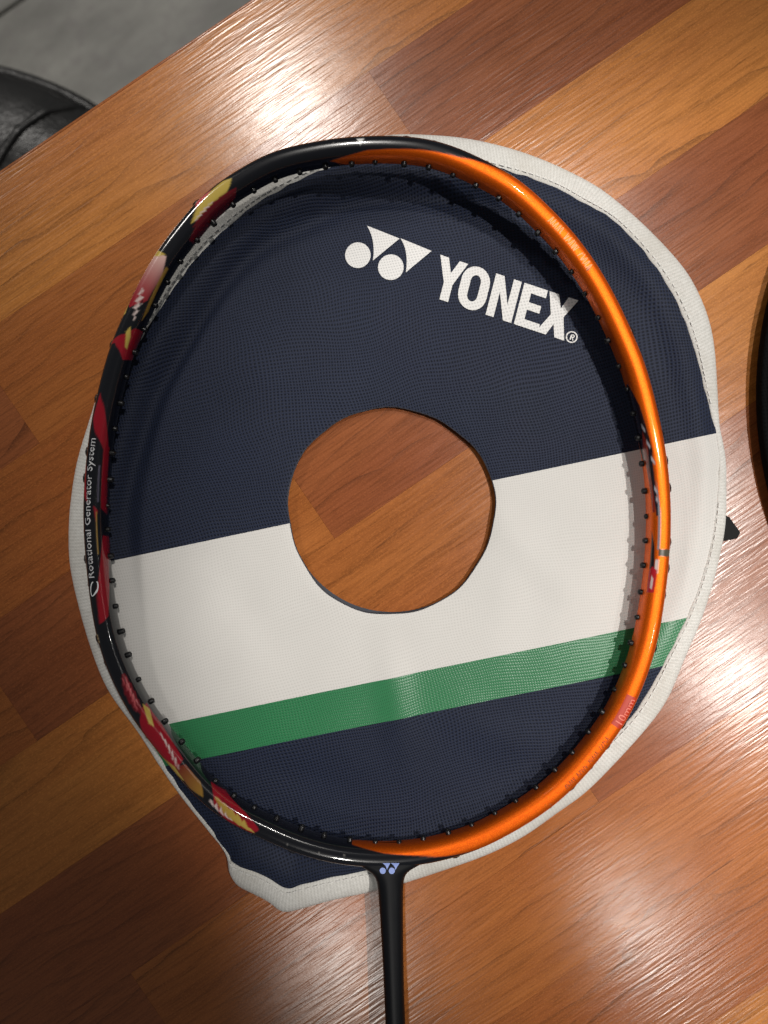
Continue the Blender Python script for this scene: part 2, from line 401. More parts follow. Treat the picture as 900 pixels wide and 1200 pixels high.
def edge_wobble(i): return 1 + 0.010 * math.sin(i * 0.21) * math.sin(i * 0.053 + 1)
def crease(p, a, b, amp, wid):
    a, b = pt(*a, 0.004), pt(*b, 0.004); ax_, ay_ = b.x - a.x, b.y - a.y; L2 = ax_ * ax_ + ay_ * ay_
    t_ = ((p.x - a.x) * ax_ + (p.y - a.y) * ay_) / L2; tc = max(0.0, min(1.0, t_))
    d = math.hypot(p.x - a.x - tc * ax_, p.y - a.y - tc * ay_)
    return amp * math.exp(-(d / wid) ** 2) * (0.35 + 0.65 * math.sin(math.pi * tc))
CREASES = [((560, 585), (660, 690), 0.0007, 0.006), ((452, 735), (478, 900), 0.0010, 0.006), ((600, 620), (585, 790), 0.0006, 0.007),
           ((250, 690), (205, 800), 0.0008, 0.008), ((250, 660), (330, 770), -0.0006, 0.007), ((345, 380), (250, 470), 0.0006, 0.008),
           ((640, 330), (720, 470), -0.0005, 0.008), ((520, 840), (640, 880), 0.0007, 0.007), ((300, 900), (420, 930), -0.0007, 0.008), ((690, 640), (640, 760), 0.0005, 0.006), ((400, 240), (560, 260), -0.0005, 0.007)]
M = 60
rings = []
for j in range(M + 1):
    t = (j / M) ** 0.9; ring = []
    for i in range(N):
        I = inner_w[i]; O = outer_w[i]
        d = (O - I); d.z = 0
        rim = I + d * min(0.25, 0.0014 / max(d.length, 1e-4))
        dx, dy = rim.x - base_c.x, rim.y - base_c.y; a = math.atan2(dy, dx)
        rr = HR * CAM_H * 0.986 / F * (1 + 0.012 * math.sin(3 * a + 0.6) + 0.008 * math.sin(5 * a) + 0.004 * math.sin(13 * a))
        h = Vector((base_c.x + rr * math.cos(a), base_c.y + rr * math.sin(a), 0))
        p = h.lerp(Vector((rim.x, rim.y, 0)), t)
        D = (Vector((rim.x, rim.y)) - Vector((p.x, p.y))).length * 1000
        zm = 0.0036 + 0.0007 * nz(p.x, p.y, 20, 1.7) + 0.0003 * nz(p.x, p.y, 48, 5.2)
        puff = (0.0011 + 0.0007 * nz(p.x, p.y, 22, 8.8)) * math.exp(-((D - 6) / 4.5) ** 2)
        ul = max(0.0, min(1.0, ((base_c.x - p.x) * 0.75 + (p.y - base_c.y)) / 0.09)); puff += ul * (0.0007 * math.exp(-((D - 6) / 5) ** 2) - 0.0013 * math.exp(-((D - 14 - 3 * nz(p.x, p.y, 25, 4.4)) / 3.2) ** 2))
        zm += sum(crease(p, *c_) for c_ in CREASES)
        f = math.exp(-(D / 9.0) ** 2)
        z = zm * (1 - f) + zI[i] * f + puff
        if j == 0: z -= 0.0002
        ring.append(Vector((p.x, p.y, z)) - cover.location)
    rings.append(ring)
V, Fc = loft(rings, cap=False)
src = mesh('cover_sheet', V, Fc)
SHEET = BVHTree.FromPolygons([Vector(v) for v in V], Fc)
def sheet_z(x, y):
    hit = SHEET.ray_cast(Vector((x - cover.location.x, y - cover.location.y, 0.05)), Vector((0, 0, -1)))
    return hit[0].z if hit[0] is not None else 0.004

# seams between the coloured panels (traced on the cloth at about 4 mm)
def seam_line(p, q):
    a, b = pt(*p, 0.004) - cover.location, pt(*q, 0.004) - cover.location
    d = (b - a); n_ = Vector((-d.y, d.x, 0)).normalized()       # points up the picture
    return a, n_
SE = [seam_line((127.5, 658), (838, 508)), seam_line((194, 849), (802, 724)), seam_line((229, 891), (775, 780))]
bm = bmesh.new(); bm.from_mesh(src)
for a, n_ in SE:
    bmesh.ops.bisect_plane(bm, geom=bm.verts[:] + bm.edges[:] + bm.faces[:], plane_co=a, plane_no=n_, dist=1e-7)
def side(c, s): return (c - s[0]).dot(s[1]) > 0
def panel(name, test, mat, lift=0.0, label=None):
    b2 = bm.copy()
    bmesh.ops.delete(b2, geom=[f for f in b2.faces if not test(f.calc_center_median())], context='FACES')
    for v in b2.verts: v.co.z += lift
    me = bpy.data.meshes.new(name); b2.to_mesh(me); b2.free()
    o = link(name, me, mat, cover)
    if label: o['label'] = label
    return o
panel('upper_panel', lambda c: side(c, SE[0]), NAVY, 0, 'dark navy woven upper panel with the logo')
panel('cream_band', lambda c: not side(c, SE[0]) and side(c, SE[1]), CREAM, 0.0, 'wide cream band across the middle')
panel('green_stripe', lambda c: not side(c, SE[1]) and side(c, SE[2]), GREEN, 0.0, 'green stripe below the cream band')
panel('lower_panel', lambda c: not side(c, SE[2]), NAVY, 0, 'dark navy woven lower panel')
bm.free()
# raw cut edge of the cloth round the hole
cut = []
for dz, inset in ((0.0, 0.0), (-0.00015, 0.00022), (-0.0006, 0.00030), (-0.0010, 0.00010)):
    cut.append([rings[0][i] + Vector((-rings[0][i].x, -rings[0][i].y, 0)).normalized() * (inset + (0.00016 * nz(i * 0.9, 0, 1.0, 2.0) if inset else 0)) + Vector((0, 0, dz)) for i in range(N)])
link('hole_edge', mesh('hole_edge', *loft(cut, cap=False)), LINING, cover)
# back sheet with its own hole
rings = []
for t in (0.0, 0.03, 0.5, 1.0):
    ring = []
    for i in range(0, N, 4):
        I = inner_w[i]; a = math.atan2(I.y - base_c.y, I.x - base_c.x); rr = HR * CAM_H / F
        h = Vector((base_c.x + 0.0005 + rr * math.cos(a), base_c.y + 0.0009 + rr * math.sin(a), 0))
        p = h.lerp(Vector((I.x, I.y, 0)), t); ring.append(Vector((p.x, p.y, 0.0009 if t else 0.0004)) - cover.location)
    rings.append(ring)
V, Fc = loft(rings, cap=False)
link('back_panel', mesh('back_panel', V, Fc), LINING, cover)
# binding tape
prof = [(0.02, None, -0.0009), (0.0, None, 0.0002), (0.05, None, 0.00060), (0.20, None, 0.00065), (0.42, None, 0.00055), (0.62, 0.95, 0.0004), (0.80, 0.86, 0.0002), (0.93, 0.62, 0), (0.99, 0.42, 0), (1.0, 0.28, 0), (0.97, 0.12, 0), (0.90, 0.03, 0)]
rings = []; uv = []; s_acc = 0
for i in range(N):
    I, O = inner_w[i], outer_w[i]
    if i: s_acc += ((O + I) / 2 - (outer_w[i - 1] + inner_w[i - 1]) / 2).length
    w = (O - I).length; ring = []
    wob = 0.00005 * math.sin(i * 0.9) + 0.00022 * nz(I.x, I.y, 210, 2.2)
    thin = min(1, w / 0.005)
    for (t, fz, dz) in prof:
        p = I.lerp(O, t); z = (zI[i] if fz is None else zI[i] * fz) + dz * thin + wob * (1 if 0.03 < t < 0.9 else 0)
        tt = Vector((p.x, p.y, 0)) + (Vector((I.x - O.x, I.y - O.y, 0)).normalized() * (wob * 1.6 if t < 0.1 else 0) if w > 1e-5 else Vector())
        ring.append(Vector((tt.x, tt.y, max(z, 0.0001))) - cover.location); uv.append((s_acc, t * w, 0))
    rings.append(ring)
V, Fc = loft(rings, closed_ring=False, cap=False, closed_path=True)
me = mesh('binding', V, Fc)
at = me.attributes.new('tape', 'FLOAT_VECTOR', 'POINT'); at.data.foreach_set('vector', [c for q in uv for c in q])
link('binding', me, TAPE, cover)
# stitching on the binding
V, Fc = [], []
def box_into(V, Fc, c, d, L, W, H):
    s = Vector((-d.y, d.x, 0)); b = len(V)
    for dz in (-0.3, 1):
        for a_, b_ in ((-1, -1), (1, -1), (1, 1), (-1, 1)):
            k_ = 0.7 if dz == 1 else 1
            V.append(c + d * (a_ * L / 2 * k_) + s * (b_ * W / 2 * k_) + Vector((0, 0, dz * H)))
    Fc += [(b + 4, b + 5, b + 6, b + 7), (b, b + 1, b + 5, b + 4), (b + 1, b + 2, b + 6, b + 5), (b + 2, b + 3, b + 7, b + 6), (b + 3, b, b + 4, b + 7)]
for i in range(0, N):
    if i % 2: continue
    I, O = inner_w[i], outer_w[i]
    if (O - I).length < 0.005: continue
    J = inner_w[(i + 1) % N]; d = (J - I); d.z = 0; d.normalize()
    p = I.lerp(O, 0.17); box_into(V, Fc, Vector((p.x, p.y, zI[i] + 0.0008)) - cover.location, d, 0.0018, 0.00045, 0.00022)
o = link('stitching', mesh('stitching', V, Fc), THREAD, cover, smooth=False); o['kind'] = 'stuff'
# zip pull
zp = [(846, 603), (853, 606), (866, 624), (862, 631), (846, 634)]
bm = bmesh.new(); f = bm.faces.new([bm.verts.new(pt(u, v, 0.0012) - cover.location) for u, v in zp][::-1])
r_ = bmesh.ops.extrude_face_region(bm, geom=[f]); bmesh.ops.translate(bm, verts=[v for v in r_['geom'] if isinstance(v, bmesh.types.BMVert)], vec=(0, 0, 0.0014))
bmesh.ops.bevel(bm, geom=bm.edges[:], offset=0.00025, segments=1, affect='EDGES')
link('zip_pull', from_bm('zip_pull', bm), plain('black_rubber', (0.005, 0.005, 0.005), 0.9), cover, smooth=False)

# printed logo
def drape(name, polys, mat, lift=0.00035, zref=0.004, parent=cover, zfun=sheet_z, label=None):
    bm = bmesh.new()
    for poly in polys:
        if isinstance(poly, tuple):                                   # ring : outer, inner loops
            A = [bm.verts.new(pt(u, v, zref)) for u, v in poly[0]]; B = [bm.verts.new(pt(u, v, zref)) for u, v in poly[1]]
            for i in range(len(A)): bm.faces.new((A[i], A[(i + 1) % len(A)], B[(i + 1) % len(A)], B[i]))
        else: bm.faces.new([bm.verts.new(pt(u, v, zref)) for u, v in poly])
    bmesh.ops.triangulate(bm, faces=bm.faces[:])
    for _ in range(4):
        es = [e for e in bm.edges if e.calc_length() > 0.0022]
        if not es: break
        bmesh.ops.subdivide_edges(bm, edges=es, cuts=1); bmesh.ops.triangulate(bm, faces=bm.faces[:])
    for v in bm.verts: v.co.z = zfun(v.co.x, v.co.y) + lift
    for v in bm.verts: v.co -= parent.location
    for f in bm.faces:
        f.normal_update()
        if f.normal.z < 0: f.normal_flip()
    me = bpy.data.meshes.new(name); bm.to_mesh(me); bm.free()
    o = link(name, me, mat, parent)
    if label: o['label'] = label
    return o
def Z(x, y): return (390 + x / 3.0, 240 + y / 3.0)
def circ(cx, cy, r, n=40): return [(cx + r * math.cos(2 * math.pi * i / n), cy + r * math.sin(2 * math.pi * i / n)) for i in range(n)]
def bez(a, b, c, n=8): return [tuple((1 - t) ** 2 * np.array(a) + 2 * t * (1 - t) * np.array(b) + t * t * np.array(c)) for t in np.linspace(0, 1, n)]
def zl(L): return [Z(*p) for p in L]
drape('logo_emblem', [zl(circ(88, 176, 45)), zl(circ(204, 219.5, 45)),
      zl([(235, 119)] + bez((141, 195), (152, 125), (120, 72))), zl([(347, 163)] + bez((257, 238), (268, 165), (238, 118)))], PRINT, label='white emblem of two discs and two triangles')
ud, dd = np.array((0.95, 0.312)), np.array((-0.25, 0.968))
def lt(L): return [Z(*(np.array((378, 176)) + ud * u + dd * d)) for u, d in L]
def rrect(u0, u1, d0, d1, rx, ry, n=7):
    P = []
    for cx, cy, a0 in ((u1 - rx, d0 + ry, -90), (u1 - rx, d1 - ry, 0), (u0 + rx, d1 - ry, 90), (u0 + rx, d0 + ry, 180)):
        for i in range(n):
            a = R(a0 + 90 * i / (n - 1)); P.append((cx + rx * math.cos(a), cy + ry * math.sin(a)))
    return P
LET = {'Y': [lt([(0, 0), (32, 0), (52, 50), (72, 0), (103, 0), (68, 88), (68, 150), (36, 150), (36, 88)])],
       'O': [(lt(rrect(93, 196, -2, 152, 50, 54)), lt(rrect(126, 163, 28, 122, 18, 24)))],
       'N': [lt([(207, 0), (238, 0), (273, 92), (273, 0), (302, 0), (302, 150), (271, 150), (236, 58), (236, 150), (207, 150)])],
       'E': [lt([(312, 0), (399, 0), (399, 28), (344, 28), (344, 60), (390, 60), (390, 87), (344, 87), (344, 122), (401, 122), (401, 150), (312, 150)])],
       'X': [lt([(405, 0), (440, 0), (459, 45), (476, 0), (512, 0), (476, 72), (499, 150), (462, 150), (448, 106), (430, 150), (393, 150), (430, 76)])]}
for ch, polys in LET.items(): drape('logo_letter', polys, PRINT, label='white printed letter ' + ch)
drape('registered_mark', [(zl(circ(841, 464, 21, 28)), zl(circ(841, 464, 16.5, 28))),
      zl([(833, 473), (838, 455), (842, 456), (837, 474)]), (zl(circ(845, 461, 6.5, 12)), zl(circ(845, 461, 3, 12))), zl([(841, 466), (845, 466), (847, 477), (843, 476)])], PRINT)

# ------------------------------------------------------------------ racket
FO = [(422,160.5),(449,159.5),(480,161),(504,164),(538,174.5),(571,190),(598,204.5),(627,227),(649,249),(664,264),(691,298),(713,333),(729,364),(742,393),(754,422),(764,455),(773,493),(781,535),(785,575),(786,606),(785.5,633),(783,667),(779,700),(773,738),(766,767),(755,800),(735.5,842),(715,872),(687,907),(655.5,938),(624,961),(593,979),(558,996),(505,1011),(456,1016),(411,1014),(372,1007),(335,995),(302,980),(273,966),(246,948),(222,925),(195,892),(168,859),(148,829),(128,789),(114,748),(106,704),(101,660),(98.5,625),(98,590),(101,543),(106,502),(115,458),(126.7,414),(140,380),(159,340),(167,324),(187,291),(211,260),(233,234),(258,213),(282,198),(313,181),(347,171),(391,163)]
FO = FO[34:] + FO[:34]                       # start the path at the throat
RX, RZ = 0.0035, 0.0049
def fz(v, u=450): return 0.0108 + 0.0105 * min(1, max(0, (1000 - v) / 840)) ** 3 * (0.55 + 0.45 * min(1, max(0, (u - 200) / 450)))
fo = gsmooth(resample(catmull(FO, 30), 2300), 14)
W3 = np.array([pt(u, v, fz(v, u) + 0.002) for u, v in fo])
W3[:, 2] -= 0.002
tan = np.roll(W3, -1, 0) - np.roll(W3, 1, 0); tan[:, 2] = 0; tan /= np.linalg.norm(tan, axis=1)[:, None]
nor = np.stack([-tan[:, 1], tan[:, 0], np.zeros(len(tan))], 1)           # clockwise path: left hand side is outward
nor = gsmooth(nor, 9); nor /= np.linalg.norm(nor, axis=1)[:, None]
FC = W3 - nor * RX * 0.97
NS = len(FC); PER = float(np.linalg.norm(np.diff(np.vstack([FC, FC[:1]]), axis=0), axis=1).sum())
def fidx(u, v):
    p = np.array(pt(u, v, fz(v, u)))[:2]; return int(np.argmin(np.linalg.norm(FC[:, :2] - p, axis=1)))
def fpt(i, a, off=0.0):
    i0 = int(math.floor(i)) % NS; f = i - math.floor(i); i1 = (i0 + 1) % NS
    C = FC[i0] * (1 - f) + FC[i1] * f; n_ = nor[i0] * (1 - f) + nor[i1] * f
    ca, sa = math.cos(a), math.sin(a); e = 0.72
    x = (RX + off) * math.copysign(abs(ca) ** e, ca); z = (RZ + off) * math.copysign(abs(sa) ** e, sa)
    return Vector(C + n_ * x + np.array((0, 0, z)))
thr = pt(456, 1008, 0.0)
racket = empty('badminton_racket', (thr.x, thr.y, 0), 0, 'unstrung black and orange badminton racket lying face up on the racket cover', 'badminton racket')
AN = 72
angs = [2 * math.pi * k / AN for k in range(AN)]
V = []
for i in range(NS):
    C, n_ = FC[i], nor[i]
    for a in angs:
        ca, sa = math.cos(a), math.sin(a); e = 0.72
        V.append(Vector(C + n_ * (RX * math.copysign(abs(ca) ** e, ca)) + np.array((0, 0, RZ * math.copysign(abs(sa) ** e, sa)))) - racket.location)
Fc = []
for i in range(NS):
    j = (i + 1) % NS
    for k in range(AN):
        l = (k + 1) % AN; Fc.append((i * AN + k, i * AN + l, j * AN + l, j * AN + k))
me = mesh('frame', V, Fc)
# paint scheme: colour per vertex, alpha = metallic pearl
BLK, ORG = (0.004, 0.0045, 0.007, 0.0), (0.68, 0.094, 0.002, 1.0)
SPAN = [((385,178),165,165),((430,176),122,235),((480,178),110,255),((540,190),92,265),((590,216),55,275),((622,240),5,285),((700,320),-70,285),((778,600),-70,285),((690,890),-70,285),((650,925),-25,285),((600,965),25,285),((552,988),55,275),((500,1002),92,262),((450,1006),122,245),((411,1003),165,195)]
si = [fidx(*p) for p, _, _ in SPAN]
base_i = si[0]; so = [(s - base_i) % NS for s in si]
lo = [a for _, a, _ in SPAN]; hi = [b for _, _, b in SPAN]
col = np.zeros((NS, AN, 4)); col[:] = BLK
deg = np.array([math.degrees(a) for a in angs]); deg = np.where(deg > 285, deg - 360, deg)
for i in range(NS):
    q = (i - base_i) % NS
    if q > so[-1]: continue
    l_, h_ = np.interp(q, so, lo), np.interp(q, so, hi)
    w_ = np.clip((deg - l_) / 6 + 0.5, 0, 1) * np.clip((h_ - deg) / 6 + 0.5, 0, 1)
    col[i] = col[i] * (1 - w_[:, None]) + np.array(ORG) * w_[:, None]
def decal(P, c, alpha=0.0, c2=None, pw=1.0, raw=False):
    """paint a polygon given as (u, v, angle round the tube), with soft edges"""
    Q = P if raw else [(fidx(u, v), a) for u, v, a in P]; xs = [q[0] for q in Q]
    i0, i1 = int(min(xs)) - 1, int(max(xs)) + 2
    I = np.arange(i0, i1)[:, None]; D_ = deg[None, :]; cov = np.zeros((i1 - i0, AN))
    for di in (-0.4, -0.13, 0.13, 0.4):
        for da in (-2.0, -0.67, 0.67, 2.0):
            x, y = I + di + 0.003, D_ + da + 0.003; ins = np.zeros(cov.shape, bool)
            for m in range(len(Q)):
                (x1, y1), (x2, y2) = Q[m], Q[m - 1]
                if y1 == y2: continue
                ins ^= ((y1 > y) != (y2 > y)) & (x < (x2 - x1) * (y - y1) / (y2 - y1) + x1)
            cov += ins / 16.0
    f = np.clip((I - i0) / max(1, i1 - i0), 0, 1) ** pw
    cc = np.array(c)[None, None, :] * (1 - f[..., None]) + np.array(c2 if c2 is not None else c)[None, None, :] * f[..., None]
    cc = np.concatenate([np.broadcast_to(cc, (i1 - i0, 1, 3)), np.full((i1 - i0, 1, 1), alpha)], 2)
    ix = np.arange(i0, i1) % NS
    col[ix] = col[ix] * (1 - cov[..., None]) + cc * cov[..., None]
RED, DRED, YEL, WHT, GLD, PNK = (0.27, 0.003, 0.012), (0.15, 0.003, 0.009), (0.50, 0.37, 0.075), (0.62, 0.50, 0.47), (0.33, 0.19, 0.03), (0.52, 0.10, 0.11)
def zigzag(p0, p1, a0, a1, w, amp, teeth, c, c2=None):
    """a pointed flash with saw-tooth edges running along the frame"""
    b, e = fidx(*p0), fidx(*p1); up, dn = [], []
    for q in range(2 * teeth + 1):
        t = q / (2 * teeth); i = b + (e - b) * t; m = a0 + (a1 - a0) * t; h = w * math.sin(math.pi * min(1, 0.08 + 0.9 * t)) ** 0.7
        z_ = amp * (1 if q % 2 else -1) * math.sin(math.pi * t)
        up.append((i + 0.3 * z_, m + h + z_)); dn.append((i + 0.3 * z_, m - h + 0.6 * z_))
    decal(up + dn[::-1], c, 0, c2, raw=True)
# upper left flames (the path runs clockwise: upwards along the left side)
decal([(225,285,185),(222,283,150),(232,262,118),(262,222,112),(272,212,120),(270,225,170),(250,250,210)], DRED)
decal([(226,268,100),(233,258,112),(262,222,112),(272,210,80),(262,216,62),(240,238,70)], YEL)
zigzag((226,270),(262,222), 118, 114, 6, 10, 6, DRED); zigzag((230,264),(250,238), 106, 104, 3.5, 8, 5, WHT)
decal([(236,244,42),(250,227,62),(243,234,74),(232,250,80)], PNK)
decal([(198,277,12),(215,255,12),(210,262,38),(200,274,34)], DRED)
decal([(160,366,70),(158,360,40),(185,303,30),(189,298,100),(180,318,135),(166,350,128)], RED, 0, (0.72, 0.50, 0.44), 2.2)
decal([(184,306,30),(189,298,32),(190,298,95),(187,303,80)], YEL)
decal([(150,378,20),(152,366,15),(158,352,35),(152,372,60)], YEL)
decal([(168,352,140),(188,310,128),(190,312,148),(166,362,165),(160,375,150)], GLD)
zigzag((153,376),(172,342), 106, 84, 6, 11, 5, WHT); zigzag((151,379),(166,352), 128, 100, 6, 10, 5, BLK[:3])
decal([(143,412,20),(148,398,80),(156,385,130),(160,385,190),(152,420,200),(150,425,130),(146,408,75)], RED)
decal([(148,408,118),(150,392,96),(154,384,104),(153,396,128),(151,412,135)], YEL)
# long red flash behind the lettering
decal([(120,462,72),(115,492,58),(114,512,92),(118,526,128),(121,526,168),(122,500,132),(121,478,98)], RED)
decal([(112,522,130),(113,595,142),(114,603,185),(114,522,172)], RED)
decal([(102,542,15),(101,572,20),(108,590,80),(108,568,62),(104,545,50)], RED)
decal([(112,592,98),(112,612,110),(111,598,122)], RED)
decal([(112,628,150),(116,690,92),(119,730,85),(122,722,128),(117,690,165),(114,630,200)], RED)
decal([(111,545,112),(111,588,118),(112,588,126),(112,545,122)], (0.10, 0.09, 0.13))
decal([(111,600,112),(112,650,112),(112,650,118),(111,600,118)], GLD)
for v in (742, 746, 750): decal([(113+(v-742)*0.3,v,30),(114+(v-742)*0.3,v+2.5,30),(115,v+3,62),(114,v+0.5,62)], (0.35, 0.28, 0.16))
# lower left flames
zigzag((141,790),(160,842), 112, 100, 22, 5, 5, DRED)
zigzag((142,794),(157,834), 118, 92, 4.5, 9, 6, PNK); zigzag((142,794),(157,834), 98, 112, 3.5, 9, 6, PNK)
decal([(165,830,110),(172,852,52),(190,880,30),(205,902,66),(205,896,125),(184,852,160),(168,825,158)], RED)
decal([(166,824,132),(176,845,100),(180,852,112),(172,832,152)], YEL)
decal([(180,872,15),(196,893,28),(212,915,60),(216,915,100),(202,896,74),(190,882,44)], YEL, 0, GLD)
decal([(205,898,76),(222,922,60),(234,937,82),(226,922,116),(210,900,118)], GLD, 0, DRED)
zigzag((184,860),(208,902), 118, 84, 4.0, 9, 6, WHT)
decal([(244,918,165),(252,936,92),(272,955,50),(296,972,58),(304,969,90),(285,952,138),(262,930,185)], RED)
zigzag((252,932),(300,972), 112, 70, 15, 9, 6, YEL, GLD)
zigzag((250,930),(276,956), 88, 74, 5, 9, 5, WHT)
zigzag((258,934),(296,966), 128, 98, 6, 7, 6, DRED)
# right side: dark inner flash with white slashes
decal([(727,452,175),(738,478,132),(757,505,120),(769,528,112),(770,545,124),(762,540,150),(758,540,185),(745,500,215),(732,460,235)], (0.012, 0.004, 0.006))
decal([(752,505,152),(760,520,138),(769,545,128),(775,600,128),(774,600,146),(766,560,162),(756,530,180)], (0.26, 0.02, 0.006))
decal([(764,520,132),(770,540,122),(774,575,118),(776,604,108),(775,604,122),(772,575,136),(766,545,150)], (0.010, 0.008, 0.014))
for (u, v, a) in ((753,496,142),(762,514,130),(768,533,118),(773,568,118),(775,580,112)): decal([(u,v,a+7),(u+3.5,v+8,a-9),(u+4.5,v+12,a-7),(u+1,v+5,a+10)], (0.42, 0.40, 0.44))
decal([(773,560,114),(777,600,100),(776,644,100),(774,644,112),(775,600,112)], (0.22, 0.24, 0.28), 0.4)
decal([(776,643,-60),(776,643,104),(776,651,104),(776,651,-60)], (0.085, 0.075, 0.05))
decal([(770,622,150),(772,640,128),(772,668,118),(768,668,150)], (0.008, 0.008, 0.012))
decal([(772,655,118),(772,655,100),(771,672,100),(771,668,118)], WHT)
decal([(771,664,132),(770,668,104),(766,694,108),(764,694,150),(768,670,152)], (0.40, 0.01, 0.02))
decal([(769,674,132),(769,678,118),(767,690,120),(766,688,134)], WHT)
decal([(418,165,72),(427,165,72),(422.5,169,95)], (0.75, 0.75, 0.73))
decal([(693,312,92),(695,315,92),(695,315,104),(693,312,104)], (0.03, 0.02, 0.02))
# small chips of paint
for (u, v, a) in ((391,170,80),(335,990,82),(372,1002,88),(402,1006,96),(640,935,70),(214,252,28),(197,280,48)):
    decal([(u,v,a),(u+1.2,v+0.8,a),(u+1.2,v+0.8,a+4),(u,v,a+4)], (0.28, 0.27, 0.25))
at = me.color_attributes.new('paint', 'FLOAT_COLOR', 'POINT'); at.data.foreach_set('color', col.reshape(-1))
frame = link('frame', me, PAINT, racket)

# grommets : one hollow tube through the frame each, shared mesh
def grommet_mesh():
    n = 8; pr = [(-0.0040, 0.00050), (-0.0047, 0.00056), (-0.0047, 0.00080), (-0.0044, 0.00092), (-0.0030, 0.00100), (0.0027, 0.0011), (0.0032, 0.0021), (0.0041, 0.0017), (0.0042, 0.0004)]
    rings = [[Vector((x, r * math.cos(2 * math.pi * k / n), r * 1.15 * math.sin(2 * math.pi * k / n))) for k in range(n)] for x, r in pr]
    return mesh('grommet', *loft(rings, cap=False))
gm = grommet_mesh(); NG = 76
step = PER / NG; g0 = fidx(757, 629) / NS * PER
cum = np.r_[0, np.cumsum(np.linalg.norm(np.diff(np.vstack([FC, FC[:1]]), axis=0), axis=1))]
for q in range(NG):
    s = (g0 + q * step + random.uniform(-0.0004, 0.0004)) % PER; i = int(np.searchsorted(cum, s)) % NS
    u_bottom = abs(FC[i][0] - thr.x) < 0.012 and FC[i][1] < 0
    o = link('grommet', gm, BLACK_PLASTIC, racket)
    o.location = Vector(FC[i]) + Vector((0, 0, -0.0006)) - racket.location
    o.rotation_euler = (0, R(random.uniform(-5, 5)), math.atan2(nor[i][1], nor[i][0]) + R(random.uniform(-4, 4)))
    sc = random.uniform(0.92, 1.08); o.scale = (sc, sc, sc)
    if u_bottom: o.scale = (0.93, 0.9, 0.9)

# throat and shaft
def ax(v): return 456.0 + (v - 1000) * 0.0365
def shz(v): return 0.0112 + max(0, v - 1010) * 0.0000105
st = [(1001, 62, 60, 0.0037), (1006, 60, 58, 0.0041), (1010.5, 50, 47, 0.0043), (1014, 38, 35, 0.0044), (1018, 27.5, 25, 0.0044), (1023, 20.5, 19.5, 0.0043), (1030, 16.5, 16.5, 0.0042), (1040, 14.8, 15.2, 0.0041), (1056, 14.0, 14.3, 0.0040), (1080, 13.2, 13.4, 0.0038), (1120, 12.3, 12.3, 0.00365), (1160, 11.8, 11.7, 0.00355), (1205, 11.6, 11.6, 0.0035)]
A = np.array(st); vv = np.r_[np.linspace(1001, 1045, 40), np.linspace(1050, 1205, 20)]
sm = catmull(A, 12, closed=False)
rings = []
for v in vv:
    hl, hr, rz = (float(np.interp(v, sm[:, 0], sm[:, c])) for c in (1, 2, 3)); z = shz(v); ring = []
    for k_ in range(40):
        a = 2 * math.pi * k_ / 40; ca, sa = math.cos(a), math.sin(a)
        hw = hr if ca > 0 else hl
        # the arms bend back along the frame, so their ends sit further up
        dv = -0.0042 * (hw * ca) ** 2 * max(0, (1030 - v) / 30) if v < 1030 else 0
        p = pt(ax(v) + hw * math.copysign(abs(ca) ** 0.85, ca), v + dv, z); p.z = z + rz * math.copysign(abs(sa) ** 0.85, sa); ring.append(p - racket.location)
    rings.append(ring)
V, Fc = loft(rings)
link('throat', mesh('throat', V, Fc), BLACK_GLOSS, racket)
P0, P1 = pt(ax(1204), 1204, shz(1204)), pt(ax(1204), 1204, shz(1204)); dirn = (pt(ax(1204), 1204, shz(1204)) - pt(ax(1100), 1100, shz(1100))).normalized()
def rod(prof, n=32, octa=0):
    side_ = dirn.cross(Vector((0, 0, 1))).normalized(); up = side_.cross(dirn)
    return loft([[P0 + dirn * d - racket.location + side_ * r * math.cos(2 * math.pi * k_ / n) + up * r * math.sin(2 * math.pi * k_ / n) for k_ in range(n)] for d, r in prof])
link('shaft', mesh('shaft', *rod([(0, 0.0034), (0.15, 0.0034)])), BLACK_GLOSS, racket)
link('handle_cone', mesh('handle_cone', *rod([(0.15, 0.0042), (0.165, 0.006), (0.195, 0.0112), (0.205, 0.0118)])), BLACK_GLOSS, racket)
link('grip', mesh('grip', *rod([(0.205, 0.0122), (0.30, 0.0128), (0.36, 0.0130), (0.372, 0.0148), (0.378, 0.0145)], n=8)), plain('black_grip_wrap', (0.012, 0.012, 0.013), 0.8), racket, smooth=False)

# emblem on the throat
TB = [BVHTree.FromPolygons([Vector(v) for v in V], Fc), BVHTree.FromPolygons([v.co.copy() for v in frame.data.vertices], [tuple(p.vertices) for p in frame.data.polygons])]
def throat_z(x, y):
    zs = [h_[0].z for h_ in (b.ray_cast(Vector((x - racket.location.x, y - racket.location.y, 0.05)), Vector((0, 0, -1))) for b in TB) if h_[0] is not None]
    return max(zs) if zs else 0.0155
def E(x, y): return (430 + x / 15.0, 1000 + y / 15.0)
def el(L): return [E(*p) for p in L]
drape('throat_emblem', [el(circ(278, 303, 54, 20)), el(circ(437, 303, 54, 20)), el([(412, 165)] + bez((352, 285), (340, 215), (272, 165))), el([(572, 165)] + bez((500, 290), (490, 215), (420, 165)))], BLUE_INK, lift=0.00012, zref=0.0155, parent=racket, zfun=throat_z, label='small pale blue emblem of two discs and two triangles')

